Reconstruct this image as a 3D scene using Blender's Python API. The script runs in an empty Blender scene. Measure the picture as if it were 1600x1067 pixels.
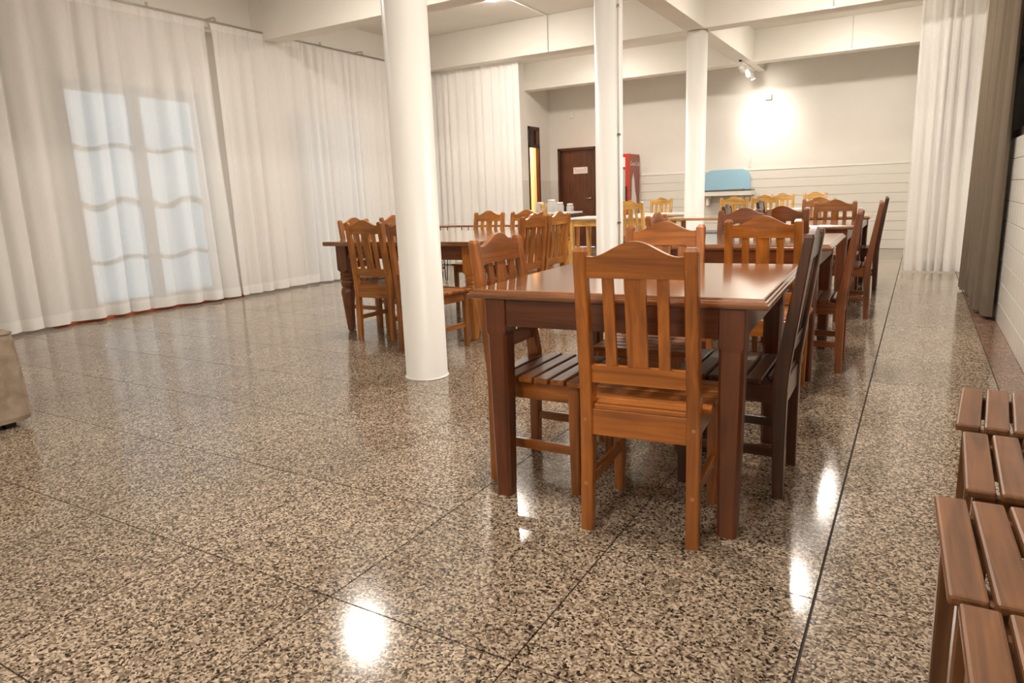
import bpy, bmesh, math, random
from math import sin, cos, pi, radians
from mathutils import Vector, Matrix

random.seed(7)
SC = bpy.context.scene
COL = SC.collection

# ------------------------------------------------------------------ camera
cam_d = bpy.data.cameras.new('camera')
cam = bpy.data.objects.new('camera', cam_d)
COL.objects.link(cam)
SC.camera = cam
YAW, PIT, ROL = -0.53583275, -0.20910974, -0.0367243
fw = Vector((sin(YAW)*cos(PIT), cos(YAW)*cos(PIT), sin(PIT)))
rt = fw.cross(Vector((0, 0, 1))).normalized()
up = rt.cross(fw)
r2 = rt*cos(ROL) + up*sin(ROL)
u2 = up*cos(ROL) - rt*sin(ROL)
cam.matrix_world = Matrix(((r2.x, u2.x, -fw.x, 0.1692), (r2.y, u2.y, -fw.y, -1.2368),
                           (r2.z, u2.z, -fw.z, 1.0975), (0, 0, 0, 1)))
cam_d.sensor_fit = 'HORIZONTAL'
cam_d.sensor_width = 36.0
cam_d.lens = 1069.71/1600*36
cam_d.clip_start = 0.05

# ------------------------------------------------------------------ world, exposure
W = bpy.data.worlds.new('dusk_sky')
SC.world = W
W.use_nodes = True
bg = W.node_tree.nodes['Background']
bg.inputs[0].default_value = (0.72, 0.86, 1.0, 1)
bg.inputs[1].default_value = 1.35
SC.view_settings.view_transform = 'Standard'
SC.view_settings.look = 'None'
SC.view_settings.gamma = 1.0
SC.view_settings.use_curve_mapping = False
SC.view_settings.exposure = 0.0
SC.cycles.use_denoising = True
SC.cycles.max_bounces = 10
SC.cycles.transparent_max_bounces = 16
LAMP_STRENGTH = 330.0
LAMP_COLOR = (1.0, 0.915, 0.82)
SPOT_POWER = 34.0

# ------------------------------------------------------------------ materials
def mat(name, color=(0.8, 0.8, 0.8), rough=0.5, spec=0.5, coat=0.0, metal=0.0):
    m = bpy.data.materials.new(name)
    m.use_nodes = True
    b = m.node_tree.nodes['Principled BSDF']
    b.inputs['Base Color'].default_value = (*color, 1)
    b.inputs['Roughness'].default_value = rough
    b.inputs['Specular IOR Level'].default_value = spec
    b.inputs['Coat Weight'].default_value = coat
    b.inputs['Coat Roughness'].default_value = 0.12
    b.inputs['Metallic'].default_value = metal
    return m

def nodes(m):
    return m.node_tree.nodes, m.node_tree.links, m.node_tree.nodes['Principled BSDF']

def ramp(N, stops, interp='LINEAR'):
    r = N.new('ShaderNodeValToRGB')
    r.color_ramp.interpolation = interp
    el = r.color_ramp.elements
    while len(el) < len(stops):
        el.new(0.5)
    for e, (p, c) in zip(el, stops):
        e.position = p
        e.color = (*c, 1)
    return r

def wood(name, axis, rough=0.30, coat=0.45, knots=False):
    """varnished timber: grain runs along the axis, the tint is the object's own colour"""
    m = mat(name, rough=rough, coat=coat)
    N, L, B = nodes(m)
    tc = N.new('ShaderNodeTexCoord')
    oi = N.new('ShaderNodeObjectInfo')
    add = N.new('ShaderNodeVectorMath'); add.operation = 'ADD'
    sc = N.new('ShaderNodeVectorMath'); sc.operation = 'SCALE'
    comb = N.new('ShaderNodeCombineXYZ')
    for i in range(3):
        L.new(oi.outputs['Random'], comb.inputs[i])
    L.new(comb.outputs[0], sc.inputs[0]); sc.inputs['Scale'].default_value = 7.3
    L.new(tc.outputs['Object'], add.inputs[0]); L.new(sc.outputs[0], add.inputs[1])
    mp = N.new('ShaderNodeMapping')
    s = [34, 34, 34]; s['XYZ'.index(axis)] = 2.2
    mp.inputs['Scale'].default_value = s
    L.new(add.outputs[0], mp.inputs['Vector'])
    n1 = N.new('ShaderNodeTexNoise'); n1.inputs['Scale'].default_value = 1.0
    n1.inputs['Detail'].default_value = 6; n1.inputs['Distortion'].default_value = 1.1
    L.new(mp.outputs[0], n1.inputs['Vector'])
    n2 = N.new('ShaderNodeTexNoise'); n2.inputs['Scale'].default_value = 4.0
    n2.inputs['Detail'].default_value = 3
    L.new(add.outputs[0], n2.inputs['Vector'])
    r1 = ramp(N, [(0.28, (0.55, 0.50, 0.46)), (0.50, (0.95, 0.93, 0.90)), (0.72, (1.30, 1.30, 1.25))])
    L.new(n1.outputs['Fac'], r1.inputs[0])
    r2_ = ramp(N, [(0.3, (0.78, 0.74, 0.70)), (0.7, (1.18, 1.15, 1.1))])
    L.new(n2.outputs['Fac'], r2_.inputs[0])
    mx = N.new('ShaderNodeMix'); mx.data_type = 'RGBA'; mx.blend_type = 'MULTIPLY'
    mx.inputs['Factor'].default_value = 1
    L.new(oi.outputs['Color'], mx.inputs['A']); L.new(r1.outputs[0], mx.inputs['B'])
    m2 = N.new('ShaderNodeMix'); m2.data_type = 'RGBA'; m2.blend_type = 'MULTIPLY'
    m2.inputs['Factor'].default_value = 1
    L.new(mx.outputs['Result'], m2.inputs['A']); L.new(r2_.outputs[0], m2.inputs['B'])
    L.new(m2.outputs['Result'], B.inputs['Base Color'])
    bp = N.new('ShaderNodeBump'); bp.inputs['Strength'].default_value = 0.06
    bp.inputs['Distance'].default_value = 0.002
    L.new(n1.outputs['Fac'], bp.inputs['Height']); L.new(bp.outputs[0], B.inputs['Normal'])
    return m

WX, WY, WZ = wood('varnished_wood_x', 'X'), wood('varnished_wood_y', 'Y'), wood('varnished_wood_z', 'Z')
WTOP = wood('polished_table_wood', 'X', rough=0.17, coat=1.0)
WMAT = wood('worn_wood', 'X', rough=0.42, coat=0.1)

def paint(name, c, rough=0.55, var=0.05):
    m = mat(name, c, rough, 0.3)
    N, L, B = nodes(m)
    g = N.new('ShaderNodeNewGeometry')
    n = N.new('ShaderNodeTexNoise'); n.inputs['Scale'].default_value = 0.9; n.inputs['Detail'].default_value = 5
    L.new(g.outputs['Position'], n.inputs['Vector'])
    lo = tuple(x*(1-var) for x in c); hi = tuple(min(1, x*(1+var)) for x in c)
    r = ramp(N, [(0.3, lo), (0.7, hi)])
    L.new(n.outputs['Fac'], r.inputs[0]); L.new(r.outputs[0], B.inputs['Base Color'])
    n2 = N.new('ShaderNodeTexNoise'); n2.inputs['Scale'].default_value = 60
    L.new(g.outputs['Position'], n2.inputs['Vector'])
    bp = N.new('ShaderNodeBump'); bp.inputs['Strength'].default_value = 0.05; bp.inputs['Distance'].default_value = 0.003
    L.new(n2.outputs['Fac'], bp.inputs['Height']); L.new(bp.outputs[0], B.inputs['Normal'])
    return m

M_WALL = paint('off_white_wall_paint', (0.82, 0.79, 0.735))
M_CEIL = paint('off_white_ceiling_paint', (0.83, 0.80, 0.735))
M_COLUMN = mat('gloss_white_column_paint', (0.84, 0.82, 0.775), 0.38, 0.35)
M_TILE = mat('white_glazed_tile', (0.78, 0.755, 0.69), 0.18, 0.5)
M_GROUT = mat('pale_grout', (0.62, 0.59, 0.52), 0.8)
M_JOINT = mat('dark_floor_joint', (0.035, 0.026, 0.02), 0.8)
M_WHITE = mat('white_enamel', (0.82, 0.80, 0.76), 0.35)
M_STEEL = mat('brushed_steel', (0.6, 0.57, 0.52), 0.35, metal=1)
M_BLACK = mat('black_metal', (0.012, 0.012, 0.012), 0.4)
M_DARKPANEL = mat('dark_brown_shutter', (0.035, 0.022, 0.015), 0.5)
M_RED = mat('red_enamel', (0.55, 0.035, 0.012), 0.3)
M_DARKRED = mat('fridge_side_print', (0.34, 0.07, 0.04), 0.35)
M_PRINT = mat('white_print', (0.85, 0.82, 0.78), 0.4)
M_BLUE = mat('sky_blue_laminate', (0.36, 0.61, 0.76), 0.5)
M_GREY = mat('grey_seat_pad', (0.13, 0.12, 0.115), 0.7)
M_WARM_LIT = paint('warm_lit_room_walls', (0.80, 0.50, 0.22))  # orange lamplight of the side room put into its wall colour
M_SILL = mat('terracotta_sill', (0.45, 0.10, 0.03), 0.5)
M_PLUG = mat('pale_wood_plug', (0.50, 0.24, 0.07), 0.4)
M_DOORWOOD = None

def terrazzo(name, dark, mid, light, rough):
    m = mat(name, mid, rough, 0.55)
    N, L, B = nodes(m)
    g = N.new('ShaderNodeNewGeometry')
    w = N.new('ShaderNodeTexNoise'); w.inputs['Scale'].default_value = 55; w.inputs['Detail'].default_value = 2
    L.new(g.outputs['Position'], w.inputs['Vector'])
    ad = N.new('ShaderNodeVectorMath'); ad.operation = 'MULTIPLY_ADD'
    ad.inputs[1].default_value = (0.016, 0.016, 0.016)
    L.new(w.outputs['Color'], ad.inputs[0]); L.new(g.outputs['Position'], ad.inputs[2])
    v = N.new('ShaderNodeTexVoronoi'); v.inputs['Scale'].default_value = 165
    L.new(ad.outputs[0], v.inputs['Vector'])
    sep = N.new('ShaderNodeSeparateColor'); L.new(v.outputs['Color'], sep.inputs[0])
    r = ramp(N, [(0.0, dark), (0.17, tuple(a*.45+b*.55 for a, b in zip(dark, mid))), (0.32, mid), (0.62, light),
                 (0.90, tuple(min(1, x*1.3) for x in light))], 'CONSTANT')
    L.new(sep.outputs[0], r.inputs[0])
    nz = N.new('ShaderNodeTexNoise'); nz.inputs['Scale'].default_value = 1.3; nz.inputs['Detail'].default_value = 4
    L.new(g.outputs['Position'], nz.inputs['Vector'])
    r3 = ramp(N, [(0.3, (0.86, 0.85, 0.83)), (0.7, (1.1, 1.1, 1.1))]); L.new(nz.outputs['Fac'], r3.inputs[0])
    oi = N.new('ShaderNodeObjectInfo')
    rr = ramp(N, [(0, (0.90, 0.89, 0.88)), (1, (1.06, 1.06, 1.06))]); L.new(oi.outputs['Random'], rr.inputs[0])
    prev = r.outputs[0]
    for q in (r3, rr):
        mx = N.new('ShaderNodeMix'); mx.data_type = 'RGBA'; mx.blend_type = 'MULTIPLY'; mx.inputs['Factor'].default_value = 1
        L.new(prev, mx.inputs['A']); L.new(q.outputs[0], mx.inputs['B']); prev = mx.outputs['Result']
    L.new(prev, B.inputs['Base Color'])
    rg = ramp(N, [(0.3, (rough*.75,)*3), (0.75, (rough*1.5,)*3)]); L.new(nz.outputs['Fac'], rg.inputs[0])
    L.new(rg.outputs[0], B.inputs['Roughness'])
    n2 = N.new('ShaderNodeTexNoise'); n2.inputs['Scale'].default_value = 9; n2.inputs['Detail'].default_value = 3
    L.new(g.outputs['Position'], n2.inputs['Vector'])
    bp = N.new('ShaderNodeBump'); bp.inputs['Strength'].default_value = 0.05; bp.inputs['Distance'].default_value = 0.003
    L.new(n2.outputs['Fac'], bp.inputs['Height']); L.new(bp.outputs[0], B.inputs['Normal'])
    return m

M_TERRAZZO = terrazzo('polished_terrazzo', (0.030, 0.021, 0.015), (0.235, 0.176, 0.127), (0.43, 0.35, 0.265), 0.115)
M_BORDER = terrazzo('red_brown_terrazzo', (0.035, 0.018, 0.013), (0.17, 0.095, 0.065), (0.27, 0.17, 0.12), 0.16)

def fabric(name, c, transp, transl, rough=0.9):
    m = bpy.data.materials.new(name); m.use_nodes = True
    N, L = m.node_tree.nodes, m.node_tree.links
    N.clear()
    out = N.new('ShaderNodeOutputMaterial')
    d = N.new('ShaderNodeBsdfDiffuse'); t = N.new('ShaderNodeBsdfTranslucent'); tr = N.new('ShaderNodeBsdfTransparent')
    tc = N.new('ShaderNodeTexCoord')
    n = N.new('ShaderNodeTexNoise'); n.inputs['Scale'].default_value = 160; n.inputs['Detail'].default_value = 2
    mp = N.new('ShaderNodeMapping'); mp.inputs['Scale'].default_value = (1, 1, .12)
    L.new(tc.outputs['Object'], mp.inputs[0]); L.new(mp.outputs[0], n.inputs['Vector'])
    r = ramp(N, [(0.3, tuple(x*.965 for x in c)), (0.7, tuple(min(1, x*1.02) for x in c))])
    L.new(n.outputs['Fac'], r.inputs[0])
    L.new(r.outputs[0], d.inputs[0]); L.new(r.outputs[0], t.inputs[0])
    m1 = N.new('ShaderNodeMixShader'); m1.inputs[0].default_value = transl
    L.new(d.outputs[0], m1.inputs[1]); L.new(t.outputs[0], m1.inputs[2])
    m2 = N.new('ShaderNodeMixShader'); m2.inputs[0].default_value = transp
    L.new(m1.outputs[0], m2.inputs[1]); L.new(tr.outputs[0], m2.inputs[2])
    L.new(m2.outputs[0], out.inputs[0])
    return m

M_SHEER = fabric('sheer_white_voile', (0.97, 0.955, 0.93), 0.16, 0.26)
M_SHEER_DENSE = fabric('doubled_white_voile', (0.97, 0.955, 0.93), 0.06, 0.24)
M_LINEN = fabric('brown_grey_linen', (0.19, 0.152, 0.112), 0.0, 0.03)

def glass(name, tint=(0.9, 0.95, 0.95), gloss=0.08):
    m = bpy.data.materials.new(name); m.use_nodes = True
    N, L = m.node_tree.nodes, m.node_tree.links
    N.clear()
    out = N.new('ShaderNodeOutputMaterial')
    t = N.new('ShaderNodeBsdfTransparent'); t.inputs[0].default_value = (*tint, 1)
    g = N.new('ShaderNodeBsdfGlossy'); g.inputs['Roughness'].default_value = 0.02
    fr = N.new('ShaderNodeFresnel'); fr.inputs[0].default_value = 1.5
    ml = N.new('ShaderNodeMixShader')
    L.new(fr.outputs[0], ml.inputs[0]); L.new(t.outputs[0], ml.inputs[1]); L.new(g.outputs[0], ml.inputs[2])
    L.new(ml.outputs[0], out.inputs[0])
    return m

M_GLASS = glass('clear_window_glass')
M_JAR = fabric('frosted_jar_plastic', (0.85, 0.86, 0.86), 0.45, 0.4)

def emit(name, c, s):
    m = bpy.data.materials.new(name); m.use_nodes = True
    N, L = m.node_tree.nodes, m.node_tree.links
    N.clear()
    out = N.new('ShaderNodeOutputMaterial'); e = N.new('ShaderNodeEmission')
    e.inputs[0].default_value = (*c, 1); e.inputs[1].default_value = s
    L.new(e.outputs[0], out.inputs[0])
    return m

M_LAMP = emit('lamp_diffuser', LAMP_COLOR, LAMP_STRENGTH)
M_SPOTFACE = emit('spot_lens', (1.0, 0.9, 0.78), 40)

def velvet():
    m = mat('mottled_beige_upholstery', (0.42, 0.33, 0.25), 0.75, 0.2)
    N, L, B = nodes(m)
    g = N.new('ShaderNodeTexCoord')
    n = N.new('ShaderNodeTexNoise'); n.inputs['Scale'].default_value = 14; n.inputs['Detail'].default_value = 6
    n.inputs['Distortion'].default_value = 0.4
    L.new(g.outputs['Object'], n.inputs['Vector'])
    r = ramp(N, [(0.30, (0.25, 0.19, 0.14)), (0.70, (0.43, 0.34, 0.26))])
    L.new(n.outputs['Fac'], r.inputs[0]); L.new(r.outputs[0], B.inputs['Base Color'])
    return m
M_VELVET = velvet()

# ------------------------------------------------------------------ helpers
def box(bm, x0, x1, y0, y1, z0, z1, bevel=0.0, M=None):
    vs = [bm.verts.new((x, y, z)) for z in (z0, z1) for y in (y0, y1) for x in (x0, x1)]
    fs = [bm.faces.new([vs[i] for i in f]) for f in
          ((0, 2, 3, 1), (4, 5, 7, 6), (0, 1, 5, 4), (2, 6, 7, 3), (0, 4, 6, 2), (1, 3, 7, 5))]
    if bevel:
        ed = list({e for f in fs for e in f.edges})
        res = bmesh.ops.bevel(bm, geom=ed, offset=bevel, segments=2, profile=0.5, affect='EDGES')
        vs = list({v for f in res['faces'] for v in f.verts} | {v for v in vs if v.is_valid})
    if M is not None:
        bmesh.ops.transform(bm, matrix=M, verts=[v for v in vs if v.is_valid])

def loft(bm, rings, caps=True):
    R_ = [[bm.verts.new(p) for p in r] for r in rings]
    n = len(R_[0])
    for a, b in zip(R_, R_[1:]):
        for i in range(n):
            bm.faces.new((a[i], a[(i+1) % n], b[(i+1) % n], b[i]))
    if caps:
        bm.faces.new(list(reversed(R_[0]))); bm.faces.new(R_[-1])

def rect(xc, yc, w, d, z, ch=0.0):
    a, b = w/2, d/2
    if ch <= 0:
        return [(xc-a, yc-b, z), (xc+a, yc-b, z), (xc+a, yc+b, z), (xc-a, yc+b, z)]
    return [(xc-a+ch, yc-b, z), (xc+a-ch, yc-b, z), (xc+a, yc-b+ch, z), (xc+a, yc+b-ch, z),
            (xc+a-ch, yc+b, z), (xc-a+ch, yc+b, z), (xc-a, yc+b-ch, z), (xc-a, yc-b+ch, z)]

def ring(cx, cy, r, z, n=24):
    return [(cx+r*cos(2*pi*i/n), cy+r*sin(2*pi*i/n), z) for i in range(n)]

def lathe(bm, prof, cx=0, cy=0, n=24):
    loft(bm, [ring(cx, cy, r, z, n) for r, z in prof])

def tube(bm, pts, r, n=8):
    rings = []
    for i, p in enumerate(pts):
        p = Vector(p)
        a = Vector(pts[max(i-1, 0)]); b = Vector(pts[min(i+1, len(pts)-1)])
        t = (b-a).normalized()
        s = t.cross(Vector((0, 0, 1)))
        if s.length < 1e-3:
            s = t.cross(Vector((1, 0, 0)))
        s.normalize(); q = s.cross(t)
        rings.append([tuple(p + s*r*cos(2*pi*k/n) + q*r*sin(2*pi*k/n)) for k in range(n)])
    loft(bm, rings)

def link(name, bm, m, parent=None, color=None, smooth=False, kind=None, label=None):
    bmesh.ops.recalc_face_normals(bm, faces=bm.faces)
    me = bpy.data.meshes.new(name)
    bm.to_mesh(me); bm.free()
    if smooth:
        for p in me.polygons:
            p.use_smooth = True
    if m is not None:
        me.materials.append(m)
    o = bpy.data.objects.new(name, me)
    COL.objects.link(o)
    if parent is not None:
        o.parent = parent
    if color is not None:
        o.color = (*color, 1)
    if kind:
        o['kind'] = kind
    if label:
        o['label'] = label
    return o

def bx(name, m, b, parent=None, bevel=0.0, color=None, **k):
    bm = bmesh.new()
    box(bm, *b, bevel=bevel)
    return link(name, bm, m, parent, color, **k)

def tag(o, label, cat, group=None):
    o['label'] = label; o['category'] = cat
    if group:
        o['group'] = group
    return o

def thing(name, label, cat, loc=(0, 0, 0), rz=0.0, group=None):
    o = bpy.data.objects.new(name, None)
    COL.objects.link(o)
    o.location = loc; o.rotation_euler = (0, 0, rz)
    o.empty_display_size = 0.1
    return tag(o, label, cat, group)

def structure(o):
    o['kind'] = 'structure'
    return o

def dup(root, loc, rz, label, group=None, tint=None):
    r = root.copy(); COL.objects.link(r)
    r.location = loc; r.rotation_euler = (0, 0, rz)
    r['label'] = label
    if group:
        r['group'] = group
    for ch in list(root.children):
        c = ch.copy(); COL.objects.link(c); c.parent = r
        if tint:
            c.color = tuple(min(1, a*b) for a, b in zip(ch.color, tint)) if len(tint) == 4 else (*tint, 1)
        for g in list(ch.children):
            d = g.copy(); COL.objects.link(d); d.parent = c
    return r

# ================================================================== SETTING
XL, XR, YB, YF = -7.15, 0.765, 12.0, -3.2
CEIL, BEAM = 3.57, 3.08

# ---- floor: polished terrazzo slabs in a dark joint bed
floor = structure(bx('floor', M_JOINT, (XL-.1, XR+.1, YF-.1, YB+.1, -0.12, -0.006)))
T, G = 0.60, 0.0045
bm = bmesh.new()
box(bm, -T/2+G/2, T/2-G/2, -T/2+G/2, T/2-G/2, -0.02, 0.0)
tile0 = link('terrazzo_tile', bm, M_TERRAZZO, floor)
first = True
bm_rest = bmesh.new()
for j in range(-5, 20):
    for i in range(-12, 1):
        cx, cy = (i+.5)*T, (j+.5)*T
        if i == 0:
            cx += 0.003
        if i == -12 and cx - T/2 < XL:
            pass
        if j < -1:
            box(bm_rest, cx-T/2+G/2, cx+T/2-G/2, cy-T/2+G/2, cy+T/2-G/2, -0.02, 0.0)
            continue
        if first:
            o = tile0; first = False
        else:
            o = tile0.copy(); COL.objects.link(o)
        o.location = (cx, cy, 0)
link('terrazzo_surround', bm_rest, M_TERRAZZO, floor, kind='stuff')
bmb = bmesh.new(); box(bmb, 0.607, XR+.02, -T/2+G/2, T/2-G/2, -0.02, 0.0)
b0 = link('border_stone', bmb, M_BORDER, floor)
for j in range(-5, 20):
    o = b0 if j == -5 else b0.copy()
    if j > -5:
        COL.objects.link(o)
    o.location = (0, (j+.5)*T, 0)

# ---- ceiling with beams
ceiling = structure(bx('ceiling', M_CEIL, (XL-.2, XR+.2, YF-.1, YB+.1, CEIL, CEIL+.15)))
for yb in (-0.92, 2.12, 5.16, 8.14, 11.10):
    bx('cross_beam', M_CEIL, (XL, XR, yb-.125, yb+.125, BEAM, CEIL), ceiling, bevel=.004)
for a, b in ((YF, -1.045), (-.795, 1.995), (2.245, 5.035), (5.285, 8.015), (8.265, 10.975), (11.225, YB)):
    bx('long_beam', M_CEIL, (-2.585, -2.335, a, b, BEAM-.002, CEIL), ceiling, bevel=.004)

# ---- back wall with tiled wainscot, doorway and hatch
D0, D1, DH = -6.41, -5.55, 2.02
wb = bmesh.new()
box(wb, -7.3, D0, YB, YB+.2, 0, CEIL)
box(wb, D1, XR+.2, YB, YB+.2, 0, CEIL)
box(wb, D0, D1, YB, YB+.2, DH, CEIL)
wall_back = structure(link('wall_back', wb, M_WALL))
ROW = 0.1545
for k in range(9):
    for (a, b) in ((-6.6, D0-.02), (D1+.02, XR)):
        bx('tile_course', M_TILE, (a, b, YB-.012, YB+.01, k*ROW+.003, (k+1)*ROW-.004), wall_back, bevel=.002)
bx('tile_cap', M_TILE, (D1+.02, XR, YB-.018, YB+.01, 9*ROW, 9*ROW+.025), wall_back, bevel=.004)

# ---- left wall: two glazed double doors behind the curtains, then a jog with a side doorway
XLB = -6.60
W1 = (2.64, 4.20, 0.05, 2.39)
W2 = (5.45, 6.75, 0.05, 2.30)
wl = bmesh.new()
for a, b in ((YF, W1[0]), (W1[1], W2[0]), (W2[1], 8.40)):
    box(wl, XL-.2, XL, a, b, 0, CEIL)
for w in (W1, W2):
    box(wl, XL-.2, XL, w[0], w[1], w[3], CEIL)
    box(wl, XL-.2, XL, w[0], w[1], -.02, w[2])
wall_left = structure(link('wall_left', wl, M_WALL))
SD0, SD1, SDH = 11.06, 11.52, 2.43
wl2 = bmesh.new()
box(wl2, XL-.2, XLB, 8.32, 8.40, 0, CEIL)
box(wl2, XLB-.15, XLB, 8.40, SD0, 0, CEIL)
box(wl2, XLB-.15, XLB, SD1, YB, 0, CEIL)
box(wl2, XLB-.15, XLB, SD0, SD1, SDH, CEIL)
wall_side = structure(link('wall_left', wl2, M_WALL))
for a, b in ((8.42, SD0-.02), (SD1+.02, YB-.02)):
    bx('wainscot', M_TILE, (XLB-.01, XLB+.012, a, b, 0, 1.39), wall_side, bevel=.003)

bx('wall_front', M_WALL, (XL-.2, XR+.2, YF-.2, YF, 0, CEIL), kind='structure')

# ---- right wall: glazed tiles below, a closed dark window band above
wr = bmesh.new()
box(wr, XR, XR+.2, YF, YB, 0, 1.385)
box(wr, XR, XR+.2, YF, YB, 2.75, CEIL)
box(wr, XR, XR+.2, YF, 1.2, 1.385, 2.75)
box(wr, XR, XR+.2, 8.6, YB, 1.385, 2.75)
wall_right = structure(link('wall_right', wr, M_GROUT))
bm = bmesh.new(); box(bm, XR-.012, XR+.004, -.0745, .0745, -.0752, .0752, bevel=.0022)
wt = link('wall_tile', bm, M_TILE, wall_right)
first = True
rest = bmesh.new()
ny0, ny1 = 16, 47
for k in range(9):
    for n in range(-20, 80):
        y, z = n*.152+.076, k*ROW+ROW/2
        if ny0 <= n < ny1:
            o = wt if first else wt.copy()
            if not first:
                COL.objects.link(o)
            first = False
            o.location = (0, y, z)
        else:
            box(rest, XR-.012, XR+.004, y-.0745, y+.0745, z-.0752, z+.0752)
link('wall_tile_run', rest, M_TILE, wall_right, kind='stuff')
win3 = structure(bx('window_3', M_DARKPANEL, (XR+.06, XR+.16, 1.2, 8.6, 1.385, 2.75)))
for y in (1.2, 3.05, 4.9, 6.75, 8.52):
    bx('frame_post', M_DARKPANEL, (XR+.01, XR+.06, y, y+.08, 1.385, 2.75), win3, bevel=.004)
for z in (1.385, 2.05, 2.67):
    bx('frame_rail', M_DARKPANEL, (XR+.015, XR+.06, 1.28, 8.52, z, z+.08), win3, bevel=.004)

# ---- glazed doors (left)
M_FRAME = mat('grey_brown_door_frame', (0.17, 0.14, 0.115), 0.5)
def glazed_door(n, w):
    y0, y1, z0, z1 = w
    fr = bmesh.new()
    ym = (y0+y1)/2
    box(fr, XL-.14, XL-.05, y0, y0+.06, z0, z1); box(fr, XL-.14, XL-.05, y1-.06, y1, z0, z1)
    box(fr, XL-.14, XL-.05, ym-.05, ym+.05, z0, z1)
    box(fr, XL-.14, XL-.05, y0, y1, z1-.09, z1); box(fr, XL-.14, XL-.05, y0, y1, z0, z0+.09)
    f = structure(link('window_%d' % n, fr, M_FRAME))
    for a, b in ((y0+.06, ym-.05), (ym+.05, y1-.06)):
        bx('pane', M_GLASS, (XL-.10, XL-.094, a, b, z0+.09, z1-.09), f)
        for z, am, th in ((0.58, .03, .022), (1.17, .045, .030), (1.75, .028, .022)):
            bm = bmesh.new()
            loft(bm, [[(x_, a+(b-a)*q/16, z+am*sin(2*pi*(q/16*1.15+.45))+dz) for x_, dz in ((XL-.12, -th), (XL-.07, -th), (XL-.07, th), (XL-.12, th))] for q in range(17)])
            link('wavy_bar', bm, M_FRAME, f)
    return f
glazed_door(1, W1)
glazed_door(2, W2)
bx('trim_1', M_SILL, (XL-.02, XL+.11, 2.2, 4.4, 0.0, 0.022), kind='structure', bevel=.004)
bx('floor_terrace', M_WHITE, (-9.6, XL-.2, -3, 10, -.2, -.1), kind='structure')

# ---- side room glimpsed through the left doorway
sr = bmesh.new()
box(sr, -9.0, -8.9, 10.0, 13.0, 0, 3); box(sr, -9.0, XLB-.15, 9.9, 10.0, 0, 3)
box(sr, -9.0, XLB-.15, 13.0, 13.1, 0, 3); box(sr, -9.0, XLB-.15, 9.9, 13.1, 3, 3.1)
box(sr, -9.0, XLB-.15, 9.9, 13.1, -.1, 0)
box(sr, XLB-.16, XLB-.15, 12.0, 13.0, 0, 3)
structure(link('wall_side_room', sr, M_WARM_LIT))
M_DOOR = wood('dark_door_wood', 'Z', rough=0.4, coat=0.1)
DW = (0.115, 0.042, 0.020)
d2 = bmesh.new()
box(d2, XLB-.05, XLB+.02, SD0, SD0+.035, 0, SDH); box(d2, XLB-.05, XLB+.02, SD1-.05, SD1, 0, SDH)
box(d2, XLB-.05, XLB+.02, SD0, SD1, SDH-.05, SDH); box(d2, XLB-.05, XLB+.02, SD0, SD1, 2.03, 2.09)
door2 = structure(link('door_2', d2, M_DOOR, color=(0.05, 0.022, 0.012)))
bx('transom_pane', M_GLASS, (XLB-.03, XLB-.024, SD0+.035, SD1-.05, 2.09, SDH-.05), door2)
bx('transom_bar', M_DOOR, (XLB-.035, XLB-.015, SD0+.22, SD0+.25, 2.09, SDH-.05), door2, color=(0.05, 0.022, 0.012))
cab = thing('sideboard', 'dark wooden cabinet standing in the orange-lit room past the left doorway', 'cabinet', (-7.32, 12.65, 0))
bx('body', M_DOOR, (-.45, .25, -.25, .25, 0.08, 1.12), cab, bevel=.01, color=(.07, .026, .012))
bx('top_rail', M_DOOR, (-.47, .27, -.27, .27, 1.12, 1.16), cab, bevel=.008, color=(.09, .034, .015))
bx('plinth', M_DOOR, (-.42, .22, -.22, .22, 0.0, .08), cab, color=(.05, .02, .01))
sl = bpy.data.lights.new('side_room_lamp', 'POINT'); sl.energy = 210; sl.color = (1, .66, .34); sl.shadow_soft_size = .15
so = bpy.data.objects.new('side_room_lamp', sl); COL.objects.link(so); so.location = (-7.7, 11.3, 2.6)

# ---- brown door on the back wall
dr = bmesh.new()
box(dr, D0, D0+.045, YB-.02, YB+.16, 0, DH); box(dr, D1-.045, D1, YB-.02, YB+.16, 0, DH)
box(dr, D0, D1, YB-.02, YB+.16, DH-.045, DH)
door1 = structure(link('door_1', dr, M_DOOR, color=(.10, .036, .017)))
leaf = bx('door_leaf', M_DOOR, (D0+.045, D1-.045, YB+.05, YB+.09, 0.01, DH-.045), door1, color=DW)
bx('stile', M_DOOR, (D0+.11, D0+.116, YB+.044, YB+.05, .02, DH-.1), leaf, color=(.08, .03, .014))
bm = bmesh.new(); tube(bm, [(-5.66, YB+.05, 1.0), (-5.66, YB-.01, 1.0), (-5.78, YB-.01, 1.0)], .011)
link('door_handle', bm, M_STEEL, leaf, smooth=True)
sg = bx('door_sign', M_WHITE, (-6.085, -5.765, YB+.04, YB+.049, 1.50, 1.63), leaf, bevel=.003)
sign = bpy.data.objects[sg.name]

# ---- columns
def column(y, conduit=False):
    bm = bmesh.new()
    lathe(bm, [(.139, 0), (.139, .006), (.131, .012), (.131, BEAM)], -2.46, y, 64)
    c = structure(link('column', bm, M_COLUMN, smooth=True))
    for p in c.data.polygons:
        p.use_smooth = abs(p.normal.z) < .5
    if conduit:
        cx, cy = -2.46+.126, y-.062
        bm = bmesh.new(); tube(bm, [(cx, cy, 0.0), (cx, cy, BEAM)], .009)
        link('conduit', bm, M_WHITE, c, smooth=True)
        for z in (1.62, 2.75, .8):
            bx('conduit_clamp', M_STEEL, (cx-.014, cx+.014, cy-.014, cy+.012, z, z+.02), c)
    return c
column(2.12); column(5.16, True); column(8.14)

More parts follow.
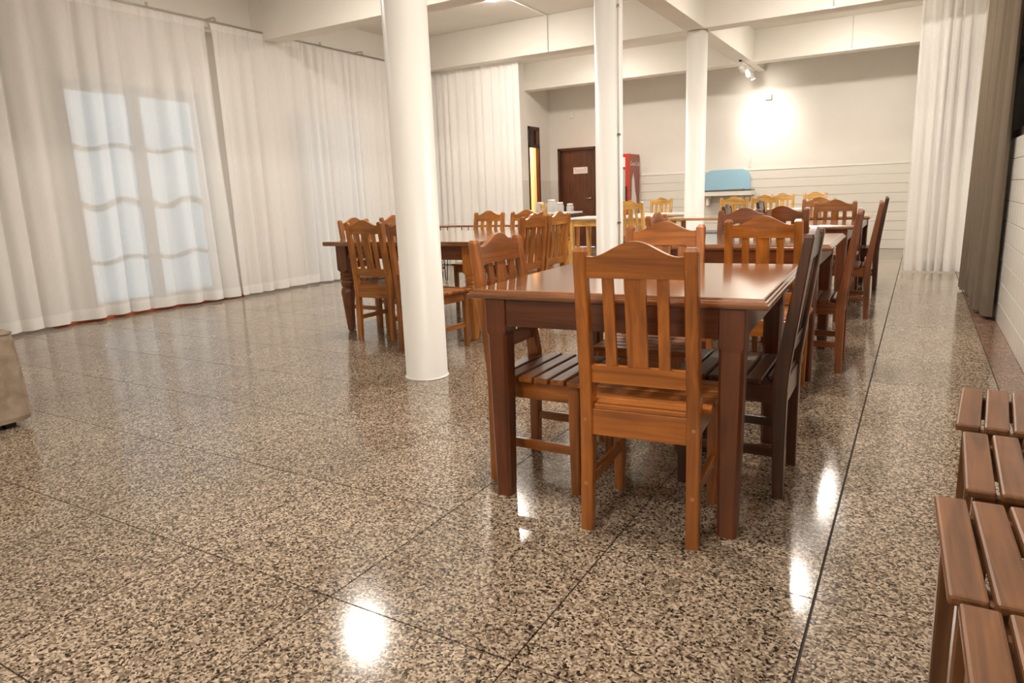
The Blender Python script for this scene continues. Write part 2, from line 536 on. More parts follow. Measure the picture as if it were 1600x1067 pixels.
# ================================================================== CURTAINS
def curtain(name, m, label, p0, p1, z0, z1, lam, amp, seed, gather=1.0, hem=0.11, group=None, sway=0.0, dense=None):
    rnd = random.Random(seed)
    p0, p1 = Vector((*p0, 0)), Vector((*p1, 0))
    L_ = (p1-p0).length; t = (p1-p0).normalized(); nrm = Vector((-t.y, t.x, 0))
    ns = max(12, int(L_/lam*12)); nz = 16
    ph = [rnd.uniform(0, 6.28) for _ in range(4)]
    def phase(s):
        return 2*pi*s/lam + 1.1*sin(2*pi*s/(lam*3.7)+ph[0]) + .8*sin(2*pi*s/(lam*7.3)+ph[1])
    def pt(s, v, off=0.0):   # v: 0 bottom, 1 top
        a = amp*(.55+.45*(1-v))*(1+.35*sin(2*pi*s/(lam*5.1)+ph[2]))
        d = a*sin(phase(s)) + .25*a*sin(2.3*phase(s)+ph[3]+1.5*v) + sway*(1-v)*sin(2*pi*s/2.6+ph[2])*.5
        if v > .93:
            k = (v-.93)/.07
            d = d*(1-.55*k) + .35*amp*k*sin(3*phase(s))
        e = .12*lam*cos(phase(s))*(1-.5*v)
        p = p0 + t*min(max(s+e+sway*.4*(1-v)*sin(s*1.7+ph[1]), -.02), L_+.02) + nrm*(d+off)
        return (p.x, p.y, z0+(z1-z0)*v)
    root = thing(name, label, 'curtain', group=group)
    def sheet(v0, v1, nv, off, nm, mm):
        vs, fs = [], []
        for iz in range(nv+1):
            v = v0+(v1-v0)*iz/nv
            for i in range(ns+1):
                vs.append(pt(L_*i/ns, v, off))
        for iz in range(nv):
            for i in range(ns):
                a = iz*(ns+1)+i
                fs.append((a, a+1, a+ns+2, a+ns+1))
        me = bpy.data.meshes.new(nm); me.from_pydata(vs, [], fs); me.materials.append(mm)
        for p in me.polygons:
            p.use_smooth = True
        o = bpy.data.objects.new(nm, me); COL.objects.link(o); o.parent = root
        return o
    H = z1-z0
    sheet(0, 1, nz, 0, 'cloth', m)
    if hem:
        sheet(0, hem/H, 2, -.004, 'hem', dense or m)
        sheet(1-.07/H, 1, 2, -.004, 'heading_tape', dense or m)
    return root

XC = -6.97
curtain('sheer_curtain', M_SHEER, 'wide white sheer curtain at far left with bluish glazed door showing through', (XC, -.9), (XC, 4.22), .03, 3.14, .27, .046, 1, sway=.12, dense=M_SHEER_DENSE)
curtain('sheer_curtain', M_SHEER, 'middle white sheer curtain on left wall, right of glazed door', (XC+.03, 4.285), (XC+.03, 5.60), .03, 3.14, .26, .042, 5, sway=.06, dense=M_SHEER_DENSE)
curtain('sheer_curtain', M_SHEER_DENSE, 'tightly gathered white curtain on the left wall just left of front column', (XC, 5.63), (XC, 8.0), .02, 3.14, .17, .04, 9, dense=M_SHEER_DENSE)
curtain('sheer_curtain', M_SHEER_DENSE, 'white curtain hung across the room under the beam, behind the left table', (-6.93, 8.20), (-5.16, 8.20), .02, BEAM-.01, .15, .034, 13, dense=M_SHEER_DENSE)
curtain('sheer_curtain', M_SHEER_DENSE, 'tall white curtain on the right, in front of back wall', (0.02, 8.62), (0.66, 8.56), .015, 3.35, .11, .042, 21, dense=M_SHEER_DENSE)
curtain('linen_curtain', M_LINEN, 'brown grey linen curtain along the tiled right wall', (0.635, 7.20), (0.69, 5.22), .03, 3.35, .21, .050, 36, hem=0)

def rod(label, p0, p1, z, clips):
    r = thing('curtain_rod', label, 'rod')
    bm = bmesh.new(); tube(bm, [(*p0, z), (*p1, z)], .012)
    link('rail', bm, M_STEEL, r, smooth=True)
    a, b = Vector(p0), Vector(p1)
    for k in range(clips):
        p = a+(b-a)*((k+.5)/clips)
        bx('bracket', M_STEEL, (p.x-.012 if p0[0] == p1[0] else p.x-.008, p.x+.012, p.y-.012, p.y+.012, z+.01, z+.05), r, bevel=.003)
    if p0[0] == p1[0]:
        for k in range(0, clips, 3):
            p = a+(b-a)*((k+.5)/clips)
            bx('wall_arm', M_STEEL, (XL, p.x, p.y-.008, p.y+.008, z+.045, z+.06), r)
    return r
rod('long steel curtain rod along the left wall', (XC+.01, -.95), (XC+.01, 8.05), 3.165, 11)
rod('steel curtain rod across the right aisle above the tall white curtain', (0.0, 8.6), (0.70, 8.6), 3.375, 3)
r_ = thing('curtain_rod', 'steel curtain rod on the right wall above the brown curtain', 'rod')
bm = bmesh.new(); tube(bm, [(.675, 7.4, 3.375), (.675, 5.2, 3.375)], .012); link('rail', bm, M_STEEL, r_, smooth=True)
for y in (7.3, 6.3, 5.3):
    bx('wall_arm', M_STEEL, (.675, XR, y-.008, y+.008, 3.385, 3.4), r_)

# ================================================================== CHAIRS
def yback(z):
    if z < .43:
        return -.175 + .010*(z/.43)
    return -.165 - .072*((z-.43)/.51)

def make_chair(name, cat, label, col, H=.94, cushion=False, slim=False):
    """slatted dining chair, front towards +Y, origin on the floor under the seat's middle"""
    r = thing(name, label, cat)
    k = H/.94
    dk = tuple(c*.72 for c in col)
    wl_ = .040
    for s in (-1, 1):
        bm = bmesh.new()
        prof = [(0, .036), (.2, .042), (.40, .052), (.46, .052), (.60, .044), (.80, .036), (.928, .032), (.94, .022)]
        loft(bm, [rect(s*(.172-.007*z), yback(z), wl_ if z < .93 else wl_-.012, d, z*(k if z > .46 else 1), .004) for z, d in prof])
        link('leg', bm, WZ, r, col)
        bm = bmesh.new()
        loft(bm, [rect(s*.17, .172, w, w, z, .004) for z, w in ((0, .034), (.3, .041), (.418, .041))])
        link('leg', bm, WZ, r, col)
        bm = bmesh.new(); box(bm, s*.17-.011, s*.17+.011, -.155, .155, .350, .418, bevel=.003)
        link('apron', bm, WY, r, col)
        bm = bmesh.new(); box(bm, s*.17-.010, s*.17+.010, -.165, .155, .150, .186, bevel=.003)
        link('stretcher', bm, WY, r, col)
    bm = bmesh.new(); box(bm, -.152, .152, .162, .184, .350, .418, bevel=.003)
    link('apron', bm, WX, r, col)
    bm = bmesh.new(); box(bm, -.152, .152, -.184, -.158, .335, .424, bevel=.004)
    link('rear_rail', bm, WX, r, col)
    # crest rail with its hump
    bm = bmesh.new()
    n = 24
    fr, bk = [], []
    zt = lambda x: .912 + .046*(.5+.5*cos(pi*min(1, abs(x)/.135)))**1.0 + (.006*max(0, abs(x)-.135)/.02)
    for rr, th in ((fr, .011), (bk, -.011)):
        for i in range(n+1):
            x = -.153+.306*i/n
            rr.append((bm.verts.new((x, yback(.848)+th, .848*k)), bm.verts.new((x, yback(.90)+th, zt(x)*k))))
    for i in range(n):
        bm.faces.new((fr[i][0], fr[i+1][0], fr[i+1][1], fr[i][1]))
        bm.faces.new((bk[i][0], bk[i][1], bk[i+1][1], bk[i+1][0]))
        bm.faces.new((fr[i][1], fr[i+1][1], bk[i+1][1], bk[i][1]))
        bm.faces.new((fr[i][0], bk[i][0], bk[i+1][0], fr[i+1][0]))
    for e in (0, n):
        bm.faces.new((fr[e][0], fr[e][1], bk[e][1], bk[e][0]))
    link('crest_rail', bm, WX, r, col)
    bm = bmesh.new(); loft(bm, [rect(0, yback(z), .306, .024, z*k) for z in (.512, .570)])
    link('lower_rail', bm, WX, r, col)
    for x, w in ((-.083, .034), (0, .064), (.083, .034)) if not slim else ((-.09, .03), (-.03, .03), (.03, .03), (.09, .03)):
        bm = bmesh.new(); loft(bm, [rect(x, yback(z), w, .014, z*k) for z in (.566, .70, .852)])
        link('back_slat', bm, WZ, r, col)
    if cushion:
        bx('seat', WX, (-.19, .19, -.165, .205, .418, .440), r, bevel=.005, color=col)
        bx('seat_pad', M_GREY, (-.18, .18, -.155, .195, .440, .470), r, bevel=.012, label='grey seat pad')
    else:
        sw, pitch = .0575, .0655
        for i in range(6):
            y0 = -.176+i*pitch
            hw = .150 if i == 0 else .208
            bm = bmesh.new(); box(bm, -hw, hw, y0, y0+sw, .419, .440, bevel=.006)
            link('seat_slat', bm, WMAT, r, dk if False else col)
    return r

MAH = (0.44, 0.148, 0.024)
MAH_SHADED = (0.075, 0.025, 0.010)  # same mahogany as the other row chairs, weaker light put into the tint
RED = (0.22, 0.066, 0.017)
HONEY = (0.48, 0.19, 0.038)
PINE = (0.74, 0.43, 0.13)
WORN = (0.175, 0.076, 0.029)
GR = {'row': 'dark dining chairs around the right-hand row of tables', 'left': 'honey coloured chairs around the turned-leg table',
      'wall': 'slatted chairs lined up along the right wall', 'pine': 'light pine chairs at the back'}

chair0 = make_chair('dining_chair', 'chair', 'orange brown slatted chair in front, its back to us at the nearest table', MAH)
used = [False]
def place(cx, cy, deg, label, group, col, proto=chair0):
    if proto is chair0 and not used[0]:
        used[0] = True
        chair0.location = (cx, cy, 0); chair0.rotation_euler = (0, 0, radians(deg))
        chair0['label'] = label; chair0['group'] = GR[group]
        return chair0
    c = dup(proto, (cx, cy, 0), radians(deg), label, GR[group])
    for ch in c.children:
        ch.color = (*col, 1)
    return c

# right-hand row (deg 0 faces away from us, 180 faces us, 90 faces left, -90 faces right)
c1 = place(-.552, .890, 4.3, 'orange brown slatted chair in front, its back to us at the nearest table', 'row', MAH)
c2 = place(-1.035, 1.10, -89, 'brown chair tucked under the left side of the nearest table', 'row', (.33, .112, .022))
cR1 = place(-.375, 1.390, 91, 'darkly shaded chair tucked under the right side of the nearest table', 'row', MAH_SHADED)
place(-.835, 1.685, 184, 'red brown chair facing us at the far end of the nearest table', 'row', MAH)
place(-.50, 2.60, 1, 'chair with its back to us at the second table in the right row', 'row', MAH)
place(-.36, 3.30, 92, 'dark chair on the aisle side of the second table in the right row', 'row', RED)
place(-1.09, 3.215, -90, 'brown chair on the left side of the second table, its hump seen edge on', 'row', MAH)
place(-.90, 3.66, 181, 'chair facing us at the far end of the second table in the right row', 'row', RED)
place(-.70, 4.34, 2, 'chair with its back to us at the third table in the right row', 'row', RED)
place(-.335, 5.20, 92, 'dark chair on the aisle side of the third table in the right row', 'row', RED)
place(-1.10, 5.20, -86, 'dark chair on the left side of the third table in the right row', 'row', MAH_SHADED)
place(-.52, 6.18, 1, 'chair with its back to us at the fourth table in the right row', 'row', (.36, .14, .036))
place(-.36, 6.95, 91, 'dark chair on the aisle side of the fourth table, farthest along the aisle', 'row', MAH_SHADED)
place(-1.12, 6.82, -88, 'dark chair on the left side of the fourth table in the right row', 'row', MAH_SHADED)
place(-.85, 7.42, 180, 'chair facing us at the far end of the fourth table in the right row', 'row', (.36, .14, .036))
# left table
place(-3.57, 3.085, 0, 'honey coloured chair with its back to us left of the front column', 'left', (.42, .165, .04))
place(-2.90, 2.80, -8, 'honey coloured chair half hidden behind the front column', 'left', (.36, .135, .034))
place(-4.055, 3.505, -92, 'honey coloured chair at the left side of the turned-leg table, nearer of the two', 'left', HONEY)
place(-4.05, 4.06, -91, 'honey coloured chair at the left side of the turned-leg table, farther of the two', 'left', (.42, .165, .04))
place(-3.73, 4.72, 179, 'honey coloured chair facing us at the far side of the turned-leg table, left of two', 'left', HONEY)
place(-3.28, 4.74, 181, 'honey coloured chair facing us at the far side of the turned-leg table, right of two', 'left', (.42, .165, .04))
place(-2.68, 3.60, 86, 'honey coloured chair on the right side of the turned-leg table, nearer of two', 'left', (.40, .15, .036))
place(-2.69, 4.05, 88, 'honey coloured chair on the right side of the turned-leg table, farther of two', 'left', HONEY)
# along the right wall
place(.524, 1.12, 85.5, 'slat-seated chair by the right wall, farthest of the four from us', 'wall', WORN)
place(.515, .655, 88.3, 'slat-seated chair by the right wall, second farthest of the four', 'wall', WORN)
place(.458, .19, 91.8, 'slat-seated chair by the right wall, third from the far end of the row', 'wall', WORN)
place(.482, -.245, 91, 'slat-seated chair by the right wall in the bottom right corner', 'wall', WORN)

# pine chairs
pine0 = make_chair('pine_chair', 'chair', 'light pine chair with grey pad in front of the brown door', PINE, H=.97, cushion=True)
pine0.location = (-4.40, 7.95, 0); pine0.rotation_euler = (0, 0, radians(-72)); pine0['group'] = GR['pine']
for x, y, a, lb in (
        (-3.86, 8.76, 178, 'light pine chair at the white-topped table just right of the middle column, behind another'),
        (-3.03, 7.50, -4, 'light pine chair with its back to us just right of the middle column'),
        (-3.52, 9.72, 178, 'light pine chair facing us, left of two overlapping between middle and far columns'),
        (-3.02, 9.70, 118, 'light pine chair turned sideways, right of two overlapping between middle and far columns'),
        (-1.99, 8.58, 2, 'light pine chair below the blue hatch, leftmost of three'),
        (-1.72, 9.32, -2, 'light pine chair below the blue hatch, middle of three'),
        (-1.78, 10.64, 180, 'light pine chair below the blue hatch, rightmost of three'),
        (-1.38, 11.15, 172, 'light pine chair far back, only posts showing over the dark chairs')):
    dup(pine0, (x, y, 0), radians(a), lb, GR['pine'])

# wooden plugs on the three nearest chairs
for c in (c1, c2, cR1):
    for s in (-1, 1):
        for z in (.388, .168):
            bm = bmesh.new()
            y = yback(z)-(.0260 if z > .3 else .0205)
            loft(bm, [[(s*.172+.0065*cos(2*pi*i/10), y-dy, z+.0065*sin(2*pi*i/10)) for i in range(10)] for dy in (-.004, .0012)])
            link('wood_plug', bm, M_PLUG, c, label='pale round wooden plug')

# ================================================================== TABLES
def make_table(label, cx, cy, w, d, rz, col, topcol, h=.778, group=None, name='dining_table'):
    t = thing(name, label, 'table', (cx, cy, 0), radians(rz), group)
    bm = bmesh.new()
    loft(bm, [rect(0, 0, w-2*i, d-2*i, z) for z, i in
              ((h-.034, .016), (h-.030, .004), (h-.022, 0), (h-.016, 0), (h-.0145, .006), (h-.009, .007), (h-.0075, .014), (h-.002, .016), (h, .020))])
    link('tabletop', bm, WTOP, t, topcol)
    lx, ly = w/2-.105, d/2-.052
    for sx in (-1, 1):
        for sy in (-1, 1):
            bm = bmesh.new()
            loft(bm, [rect(sx*(lx+o), sy*(ly+o), q, q, z, c) for z, q, c, o in
                      ((0, .060, .010, .0), (.3, .070, .010, .0), (h-.165, .076, .010, 0), (h-.15, .078, .003, 0), (h-.034, .078, .003, 0))])
            link('leg', bm, WZ, t, col)
    for s in (-1, 1):
        bm = bmesh.new(); box(bm, -lx+.039, lx-.039, s*(ly+.022)-.011, s*(ly+.022)+.011, h-.128, h-.034, bevel=.003)
        link('apron', bm, WX, t, col)
        bm = bmesh.new(); box(bm, s*(lx+.022)-.011, s*(lx+.022)+.011, -ly+.039, ly-.039, h-.128, h-.034, bevel=.003)
        link('apron', bm, WY, t, col)
    return t
TG = 'red brown tables of the right-hand row'
TOPC = (.27, .112, .048)
make_table('glossy red brown table nearest to us with a stepped edge', -.715, 1.305, 1.02, 1.03, 2.5, (.135, .037, .011), TOPC, group=TG)
make_table('second red brown table in the right row, behind the nearest one', -.745, 3.33, 1.03, 1.0, 1, (.135, .037, .011), TOPC, group=TG)
make_table('third red brown table in the right row', -.76, 5.27, 1.03, .98, 0.5, (.12, .034, .011), TOPC, group=TG)
make_table('fourth red brown table, farthest of the right row', -.76, 6.95, 1.03, .98, 0, (.12, .034, .011), TOPC, group=TG)

# big table with turned legs
tl = thing('farmhouse_table', 'big honey wood table with turned tapering legs behind the front column', 'table', (-3.405, 3.78, 0), radians(1.5))
w, d, h = 1.53, 1.58, .778
bm = bmesh.new(); loft(bm, [rect(0, 0, w-2*i, d-2*i, z) for z, i in ((h-.036, .006), (h-.030, 0), (h-.006, 0), (h, .005))])
link('tabletop', bm, WTOP, tl, (.30, .14, .055))
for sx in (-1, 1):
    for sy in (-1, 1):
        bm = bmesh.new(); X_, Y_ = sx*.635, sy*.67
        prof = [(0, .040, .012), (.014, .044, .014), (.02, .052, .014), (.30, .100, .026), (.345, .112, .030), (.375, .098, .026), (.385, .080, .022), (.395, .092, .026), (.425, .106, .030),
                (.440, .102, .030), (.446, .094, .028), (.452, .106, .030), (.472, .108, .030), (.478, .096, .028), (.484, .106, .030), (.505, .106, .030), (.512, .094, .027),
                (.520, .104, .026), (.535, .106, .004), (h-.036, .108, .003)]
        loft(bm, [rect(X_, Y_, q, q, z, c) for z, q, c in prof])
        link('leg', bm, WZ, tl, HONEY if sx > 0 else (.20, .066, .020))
for s in (-1, 1):
    bm = bmesh.new(); box(bm, -.575, .575, s*.685-.013, s*.685+.013, h-.145, h-.036, bevel=.004)
    box(bm, -.575, .575, s*.70-.008, s*.70+.006, h-.140, h-.115, bevel=.004)
    link('apron', bm, WX, tl, (.24, .085, .024))
    bm = bmesh.new(); box(bm, s*.65-.013, s*.65+.013, -.61, .61, h-.145, h-.036, bevel=.004)
    link('apron', bm, WY, tl, (.24, .085, .024))

# hairpin table by the curtain
ht = thing('hairpin_table', 'thin wooden tabletop on black hairpin legs before the cross curtain', 'table', (-4.75, 6.55, 0), 0)
bx('tabletop', WTOP, (-.75, .75, -.35, .35, .725, .750), ht, bevel=.006, color=(.30, .13, .045))
for sx in (-1, 1):
    for sy in (-1, 1):
        bm = bmesh.new(); x, y = sx*.55, sy*.25
        tube(bm, [(x-.06, y, .725), (x-.012, y, .02), (x, y, .006), (x+.012, y, .02), (x+.06, y, .725)], .006)
        box(bm, x-.07, x+.07, y-.04, y+.04, .718, .726)
        link('leg', bm, M_BLACK, ht)

def pine_table(label, cx, cy, w, d, rz, group='pale pine tables at the back'):
    t = thing('pine_table', label, 'table', (cx, cy, 0), radians(rz), group)
    bx('tabletop', mat('white_laminate', (.80, .77, .72), .3), (-w/2, w/2, -d/2, d/2, .735, .762), t, bevel=.004, label='white laminate top')
    for sx in (-1, 1):
        for sy in (-1, 1):
            bm = bmesh.new(); loft(bm, [rect(sx*(w/2-.05), sy*(d/2-.05), q, q, z, .004) for z, q in ((0, .055), (.735, .062))])
            link('leg', bm, WZ, t, PINE)
        bm = bmesh.new(); box(bm, sx*(w/2-.04)-.012, sx*(w/2-.04)+.012, -d/2+.08, d/2-.08, .64, .735, bevel=.003)
        link('apron', bm, WY, t, PINE)
        bm = bmesh.new(); box(bm, -w/2+.08, w/2-.08, sx*(d/2-.04)-.012, sx*(d/2-.04)+.012, .64, .735, bevel=.003)
        link('apron', bm, WX, t, PINE)
    return t
pine_table('white-topped pine table crossing behind the middle column', -3.55, 8.12, 1.25, .72, 2)
pine_table('white-topped pine table between middle and far columns', -3.15, 8.98, .95, .6, 0)
pine_table('white-topped pine table below the blue hatch', -1.75, 9.98, 1.25, .75, 0)

rtb = thing('side_table', 'light wooden table with rounded corners before the far column', 'table', (-2.02, 7.05, 0))
bm = bmesh.new()
loft(bm, [rect(0, 0, .84-2*i, .6-2*i, z, .09) for z, i in ((.745, .006), (.75, 0), (.768, 0), (.775, .006))])
link('tabletop', bm, WTOP, rtb, (.50, .28, .13))
for sx in (-1, 1):
    for sy in (-1, 1):
        bm = bmesh.new(); loft(bm, [rect(sx*.32, sy*.2, q, q, z, .004) for z, q in ((0, .042), (.745, .05))])
        link('leg', bm, WZ, rtb, PINE)
st = thing('stool', 'dark grey stool with thick rounded seat left of the pine chairs', 'stool', (-1.72, 6.35, 0))
bx('seat', M_GREY, (-.17, .17, -.17, .17, .60, .65), st, bevel=.018)
for sx in (-1, 1):
    for sy in (-1, 1):
        bm = bmesh.new(); loft(bm, [rect(sx*q, sy*q, .032, .032, z, .003) for z, q in ((0, .16), (.60, .13))])
        link('leg', bm, M_BLACK, st)
    bx('stretcher', M_BLACK, (sx*.15-.01, sx*.15+.01, -.14, .14, .18, .205), st)

# sideboard with pale cloth and glass jars
sb = thing('serving_table', 'dark serving table with pale top carrying glass jars by the left doorway', 'table', (-5.55, 10.05, 0))
bx('tabletop', M_WHITE, (-.42, .42, -.33, .33, .755, .785), sb, bevel=.005, label='pale top')
bx('apron', M_DOOR, (-.38, .38, -.29, .29, .62, .755), sb, color=(.06, .025, .014))
for sx in (-1, 1):
    for sy in (-1, 1):
        bm = bmesh.new(); loft(bm, [rect(sx*.35, sy*.26, .055, .055, z, .004) for z in (0, .62)])
        link('leg', bm, WZ, sb, HONEY)
def jar(cx, cy, r, h, label, lid):
    j = thing('glass_jar', label, 'jar', (cx, cy, .785), 0, 'glass jars on the serving table')
    bm = bmesh.new(); lathe(bm, [(r*.9, 0), (r, .01), (r, h*.78), (r*.8, h*.9), (r*.8, h)], n=20)
    link('glass_body', bm, M_JAR, j, smooth=True)
    bm = bmesh.new(); lathe(bm, [(r*.84, h), (r*.84, h+.02), (r*.6, h+.026)], n=20)
    link('lid', bm, lid, j, smooth=True)
jar(-5.80, 9.98, .075, .16, 'white-lidded glass jar, leftmost on the serving table', M_WHITE)
jar(-5.58, 10.02, .085, .20, 'tallest glass jar, second from left on the serving table', M_WHITE)
jar(-5.38, 9.95, .075, .15, 'low glass jar, third from left on the serving table', M_WHITE)
jar(-5.20, 10.0, .065, .12, 'smallest glass jar, rightmost on the serving table', M_WHITE)

# ================================================================== OTHER THINGS
# upholstered block at left
ot = thing('ottoman', 'mottled beige upholstered seat block at the left edge of the floor', 'ottoman', (-4.23, -.15, 0))
bm = bmesh.new()
loft(bm, [rect(0, 0, .80-2*i, 1.24-2*i, z, .03) for z, i in ((.035, .0), (.06, -.008), (.25, -.002), (.46, .008), (.495, .014), (.512, .028), (.518, .06))])
link('body', bm, M_VELVET, ot)
for z_, s_ in ((.497, .0),):
    bm = bmesh.new()
    q = rect(0, 0, .80-.026, 1.24-.026, z_, .03); tube(bm, [*q, q[0]], .007)
    link('piping', bm, M_VELVET, ot, smooth=True)
for sx in (-1, 1):
    for sy in (-1, 1):
        bx('foot', M_BLACK, (sx*.33-.025, sx*.33+.025, sy*.53-.025, sy*.53+.025, 0, .036), ot)

# fridge
fx0, fx1, fy0, fy1, fh = -5.22, -4.63, 11.40, 11.97, 1.80
fr = thing('drinks_fridge', 'red upright drinks fridge with glass door near the back wall', 'fridge', ((fx0+fx1)/2, fy0, 0))
hw = (fx1-fx0)/2; dp = fy1-fy0
bx('cabinet', M_DARKRED, (-hw, hw, .05, dp, .06, fh), fr, bevel=.01)
bx('plinth', M_BLACK, (-hw+.02, hw-.02, .07, dp-.02, 0, .06), fr)
dbm = bmesh.new()
box(dbm, -hw, -hw+.07, 0, .05, .1, fh); box(dbm, hw-.07, hw, 0, .05, .1, fh)
box(dbm, -hw+.07, hw-.07, 0, .05, .1, .2); box(dbm, -hw+.07, hw-.07, 0, .05, fh-.06, fh); box(dbm, -hw+.07, hw-.07, 0, .05, 1.52, 1.56)
fd = link('door', dbm, M_RED, fr)
bx('pane', mat('tinted_fridge_glass', (.42, .50, .43), .1), (-hw+.07, hw-.07, .02, .03, .2, 1.52), fd, label='greenish glass')
bx('header_sign', M_WHITE, (-hw+.07, hw-.07, .005, .03, 1.56, fh-.06), fd, label='white header')
bx('handle', M_BLACK, (hw-.06, hw-.04, -.03, 0, .8, 1.2), fd)
def text(body, size, M, m, parent, name, shear=.25, ext=.002):
    cu = bpy.data.curves.new('t', 'FONT'); cu.body = body; cu.size = size; cu.shear = shear; cu.extrude = ext
    cu.align_x = 'CENTER'; cu.align_y = 'CENTER'; cu.resolution_u = 3
    tmp = bpy.data.objects.new('t', cu); COL.objects.link(tmp)
    dg = bpy.context.evaluated_depsgraph_get()
    me = bpy.data.meshes.new_from_object(tmp.evaluated_get(dg))
    bpy.data.objects.remove(tmp); me.transform(M)
    me.materials.clear(); me.materials.append(m); me.name = name
    o = bpy.data.objects.new(name, me); COL.objects.link(o); o.parent = parent
    return o
side = Matrix(((0, 0, 1, hw+.002), (1, 0, 0, dp/2+.03), (0, 1, 0, 1.62), (0, 0, 0, 1)))
text('Coca-Cola', .118, side, M_PRINT, fr, 'lettering')
bm = bmesh.new()
spl = [(.10, .10), (.45, .10), (.47, .45), (.44, .75), (.40, .98), (.34, 1.10), (.29, 1.32), (.23, 1.45), (.16, 1.32), (.15, 1.05), (.11, .75)]
va = [bm.verts.new((hw+.001, y, z)) for y, z in spl]; vb = [bm.verts.new((hw+.003, y, z)) for y, z in spl]
bm.faces.new(va); bm.faces.new(vb)
for i in range(len(spl)):
    bm.faces.new((va[i], va[(i+1) % len(spl)], vb[(i+1) % len(spl)], vb[i]))
link('splash_print', bm, M_PRINT, fr)
text('Coca-Cola', .07, Matrix(((1, 0, 0, 0), (0, 0, -1, .004), (0, 1, 0, 1.65), (0, 0, 0, 1))), M_RED, fd, 'lettering')

# sign print (illegible at this distance: two red corner marks and two pale lines)
for x in (-6.05, -5.815):
    bm = bmesh.new(); loft(bm, [[(x-.012, y, 1.595), (x+.012, y, 1.595), (x, y, 1.617)] for y in (YB+.0385, YB+.041)])
    link('warning_mark', bm, M_RED, sg) if False else link('warning_mark', bm, M_RED, leaf)
for z, a in ((1.572, .13), (1.54, .11)):
    bx('print_line', mat('pale_red_print', (.62, .38, .30), .6), (-5.925-a, -5.925+a, YB+.0385, YB+.041, z, z+.008), leaf)

# serving hatch
hb = thing('serving_hatch', 'sky blue round-cornered hatch board above a pale ledge on back wall', 'hatch', (-2.94, YB, 0))
bm = bmesh.new()
hw_, z0, z1, rc = .42, 1.07, 1.43, .17
outl = [(-hw_, z0), (hw_, z0)] + [(hw_-rc+rc*cos(a), z1-rc+rc*sin(a)) for a in [pi/2*i/8 for i in range(9)]] + \
       [(-hw_+rc+rc*cos(a), z1-rc+rc*sin(a)) for a in [pi/2+pi/2*i/8 for i in range(9)]]
loft(bm, [[(x, y, z) for x, z in outl] for y in (-.055, -.022)])
link('blue_board', bm, M_BLUE, hb)
bx('ledge', M_GREY, (-.47, .50, -.30, -.021, 1.045, 1.065), hb, bevel=.004, label='dark ledge top')
bx('fascia', M_WHITE, (-.47, .50, -.29, -.021, .965, 1.045), hb, bevel=.004)
for x in (-.3, .3):
    bx('bracket', M_WHITE, (x-.02, x+.02, -.22, -.021, .80, .965), hb)
tr = thing('tray', 'thin grey tray lying on the hatch ledge', 'tray', (-2.75, YB-.16, 1.066))
bx('rim', M_STEEL, (-.14, .14, -.09, .09, 0, .016), tr, bevel=.005)
bx('well', M_GREY, (-.12, .12, -.07, .07, .016, .018), tr)

# ceiling lamps
lamp0 = thing('ceiling_lamp', 'round ceiling lamp at the top edge, left of the middle column', 'lamp', (-4.64, 6.66, CEIL), 0, 'round ceiling lamps')
bm = bmesh.new(); lathe(bm, [(.165, 0), (.165, -.03), (.15, -.04)][::-1], n=32); link('base', bm, M_WHITE, lamp0, smooth=False)
bm = bmesh.new(); lathe(bm, [(.06, -.068), (.12, -.06), (.145, -.04)], n=32); link('diffuser', bm, M_LAMP, lamp0, smooth=True)
for x, y, lb in ((-4.75, 3.65, 'round ceiling lamp above the front left bay, mirrored in the floor'), (-.85, 6.66, 'round ceiling lamp above the third bay on the right'),
                 (-.85, 3.65, 'round ceiling lamp above the second bay on the right'), 
                 (-.85, .6, 'round ceiling lamp above the nearest table'), (-.85, -2.2, 'round ceiling lamp behind us above the right wall chairs'), (-4.75, 9.6, 'round ceiling lamp above the back left bay'), (-.85, 9.6, 'round ceiling lamp above the back right bay'),
                 ):
    dup(lamp0, (x, y, CEIL), 0, lb, 'round ceiling lamps')

# conduits on ceiling and beams
cd = thing('conduit_run', 'thin white conduit from the ceiling lamp to the beam and down its face', 'conduit')
bm = bmesh.new(); tube(bm, [(-4.55, 6.70, CEIL-.013), (-4.55, 8.005, CEIL-.013), (-4.55, 8.005, BEAM+.01)], .008); link('pipe', bm, M_WHITE, cd, smooth=True)
bx('clip', M_STEEL, (-4.565, -4.535, 7.99, 8.014, BEAM+.0, BEAM+.02), cd)
cd = thing('conduit_run', 'short white conduit down the face of the beam at top right', 'conduit')
bm = bmesh.new(); tube(bm, [(-.86, 8.005, CEIL-.014), (-.86, 8.005, BEAM+.005)], .009); link('pipe', bm, M_WHITE, cd, smooth=True)
bx('clip', M_STEEL, (-.885, -.835, 7.985, 8.014, BEAM-.004, BEAM+.012), cd)
cd = thing('conduit_run', 'thin conduit on the face of the farthest beam', 'conduit')
bm = bmesh.new(); tube(bm, [(-.90, 10.965, CEIL-.014), (-.90, 10.965, BEAM+.005)], .008); link('pipe', bm, M_WHITE, cd, smooth=True)
bx('clip', M_STEEL, (-.92, -.88, 10.955, 10.974, BEAM, BEAM+.015), cd)

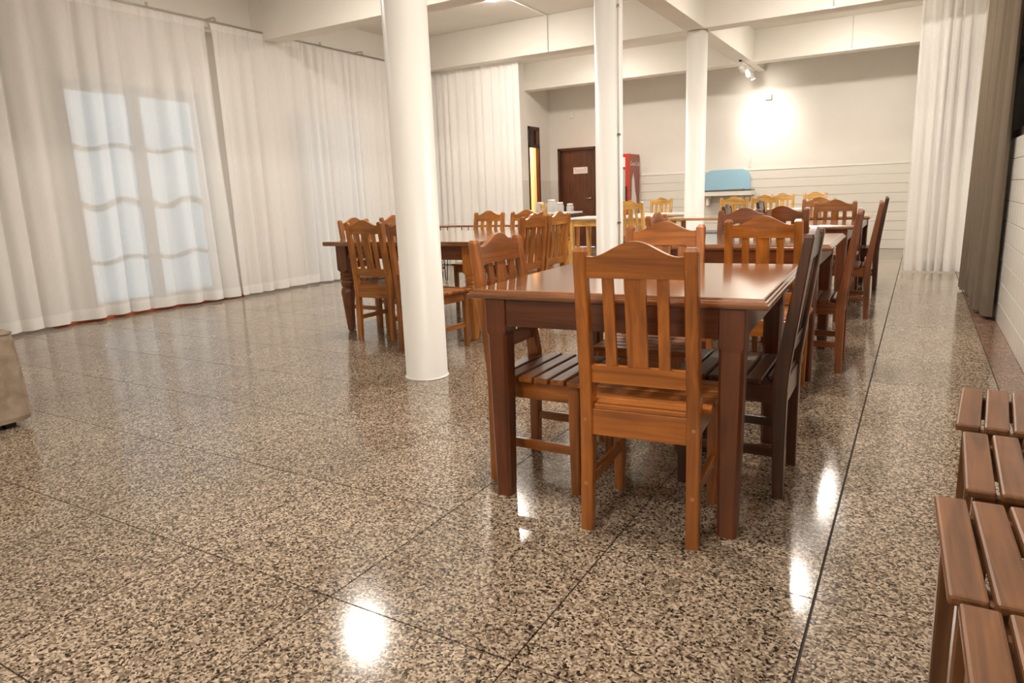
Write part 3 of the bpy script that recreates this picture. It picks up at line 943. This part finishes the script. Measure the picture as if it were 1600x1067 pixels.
# wall boxes
b_ = thing('junction_box', 'small grey box on the back wall right of the spotlights', 'box', (-2.27, YB, 2.62))
bx('case', M_WHITE, (-.06, .06, -.06, 0, -.03, .07), b_, bevel=.006); bx('cover', M_STEEL, (.02, .055, -.066, -.06, -.02, .06), b_)
b_ = thing('junction_box', 'small white box high on the back wall above the brown door', 'box', (-6.08, YB, 2.66))
bx('case', M_WHITE, (-.05, .05, -.03, 0, -.06, .06), b_, bevel=.006); bx('cover', M_WHITE, (-.035, .035, -.036, -.03, -.045, .045), b_)
b_ = thing('wall_switch', 'thin pale switch strip on the back wall above the tiles', 'switch', (-2.55, YB, 1.56))
bx('plate', M_WHITE, (-.025, .025, -.012, 0, -.11, .07), b_, bevel=.003); bx('rocker', M_WHITE, (-.012, .012, -.018, -.012, -.02, .02), b_)

# spotlights on a track under the long beam
tk = thing('spotlight_track', 'black track under the far end of the long beam', 'track', (-2.46, 11.05, BEAM-.002))
bx('rail', M_WHITE, (-.018, .018, -.45, .75, -.022, 0), tk, bevel=.003)
for e in (-.45, .73):
    bx('end_cap', M_BLACK, (-.02, .02, e, e+.02, -.024, 0), tk)
tk['label'] = 'thin white spotlight track under the far end of the long beam'
for y, lb, aim in ((10.72, 'spotlight at the near end of the track, pointing up the back wall', (-2.35, 12, 2.4)), (11.15, 'middle spotlight on the track, brightest of the three', (-2.25, 12, 2.15)),
                   (11.5, 'spotlight at the wall end of the track', (-2.25, 12, 2.0))):
    s = thing('spotlight', lb, 'spotlight', (-2.46, y, BEAM-.024), 0, 'spotlights on the track')
    dv = (Vector(aim)-Vector((-2.46, y, BEAM-.12))).normalized()
    q = dv.to_track_quat('Z', 'Y').to_matrix().to_4x4(); q.translation = Vector((0, 0, -.10))
    bm = bmesh.new(); lathe(bm, [(.025, -.06), (.034, -.05), (.040, .04), (.040, .06)], n=20); bmesh.ops.transform(bm, matrix=q, verts=bm.verts)
    hd = link('head', bm, M_WHITE, s, smooth=True)
    bm = bmesh.new(); lathe(bm, [(.036, .0605), (.036, .064)], n=20); bmesh.ops.transform(bm, matrix=q, verts=bm.verts)
    link('lens', bm, M_SPOTFACE, hd)
    bx('stem', M_WHITE, (-.01, .01, -.01, .01, -.10, 0), s)
    ld = bpy.data.lights.new('spot_beam', 'SPOT'); ld.energy = SPOT_POWER; ld.color = (1, .93, .84); ld.spot_size = radians(80); ld.spot_blend = 1.0; ld.shadow_soft_size = .03
    lo = bpy.data.objects.new('spot_beam', ld); COL.objects.link(lo); lo.parent = s
    lo.location = Vector((0, 0, -.10))+dv*.075; lo.rotation_euler = dv.to_track_quat('-Z', 'Y').to_euler()
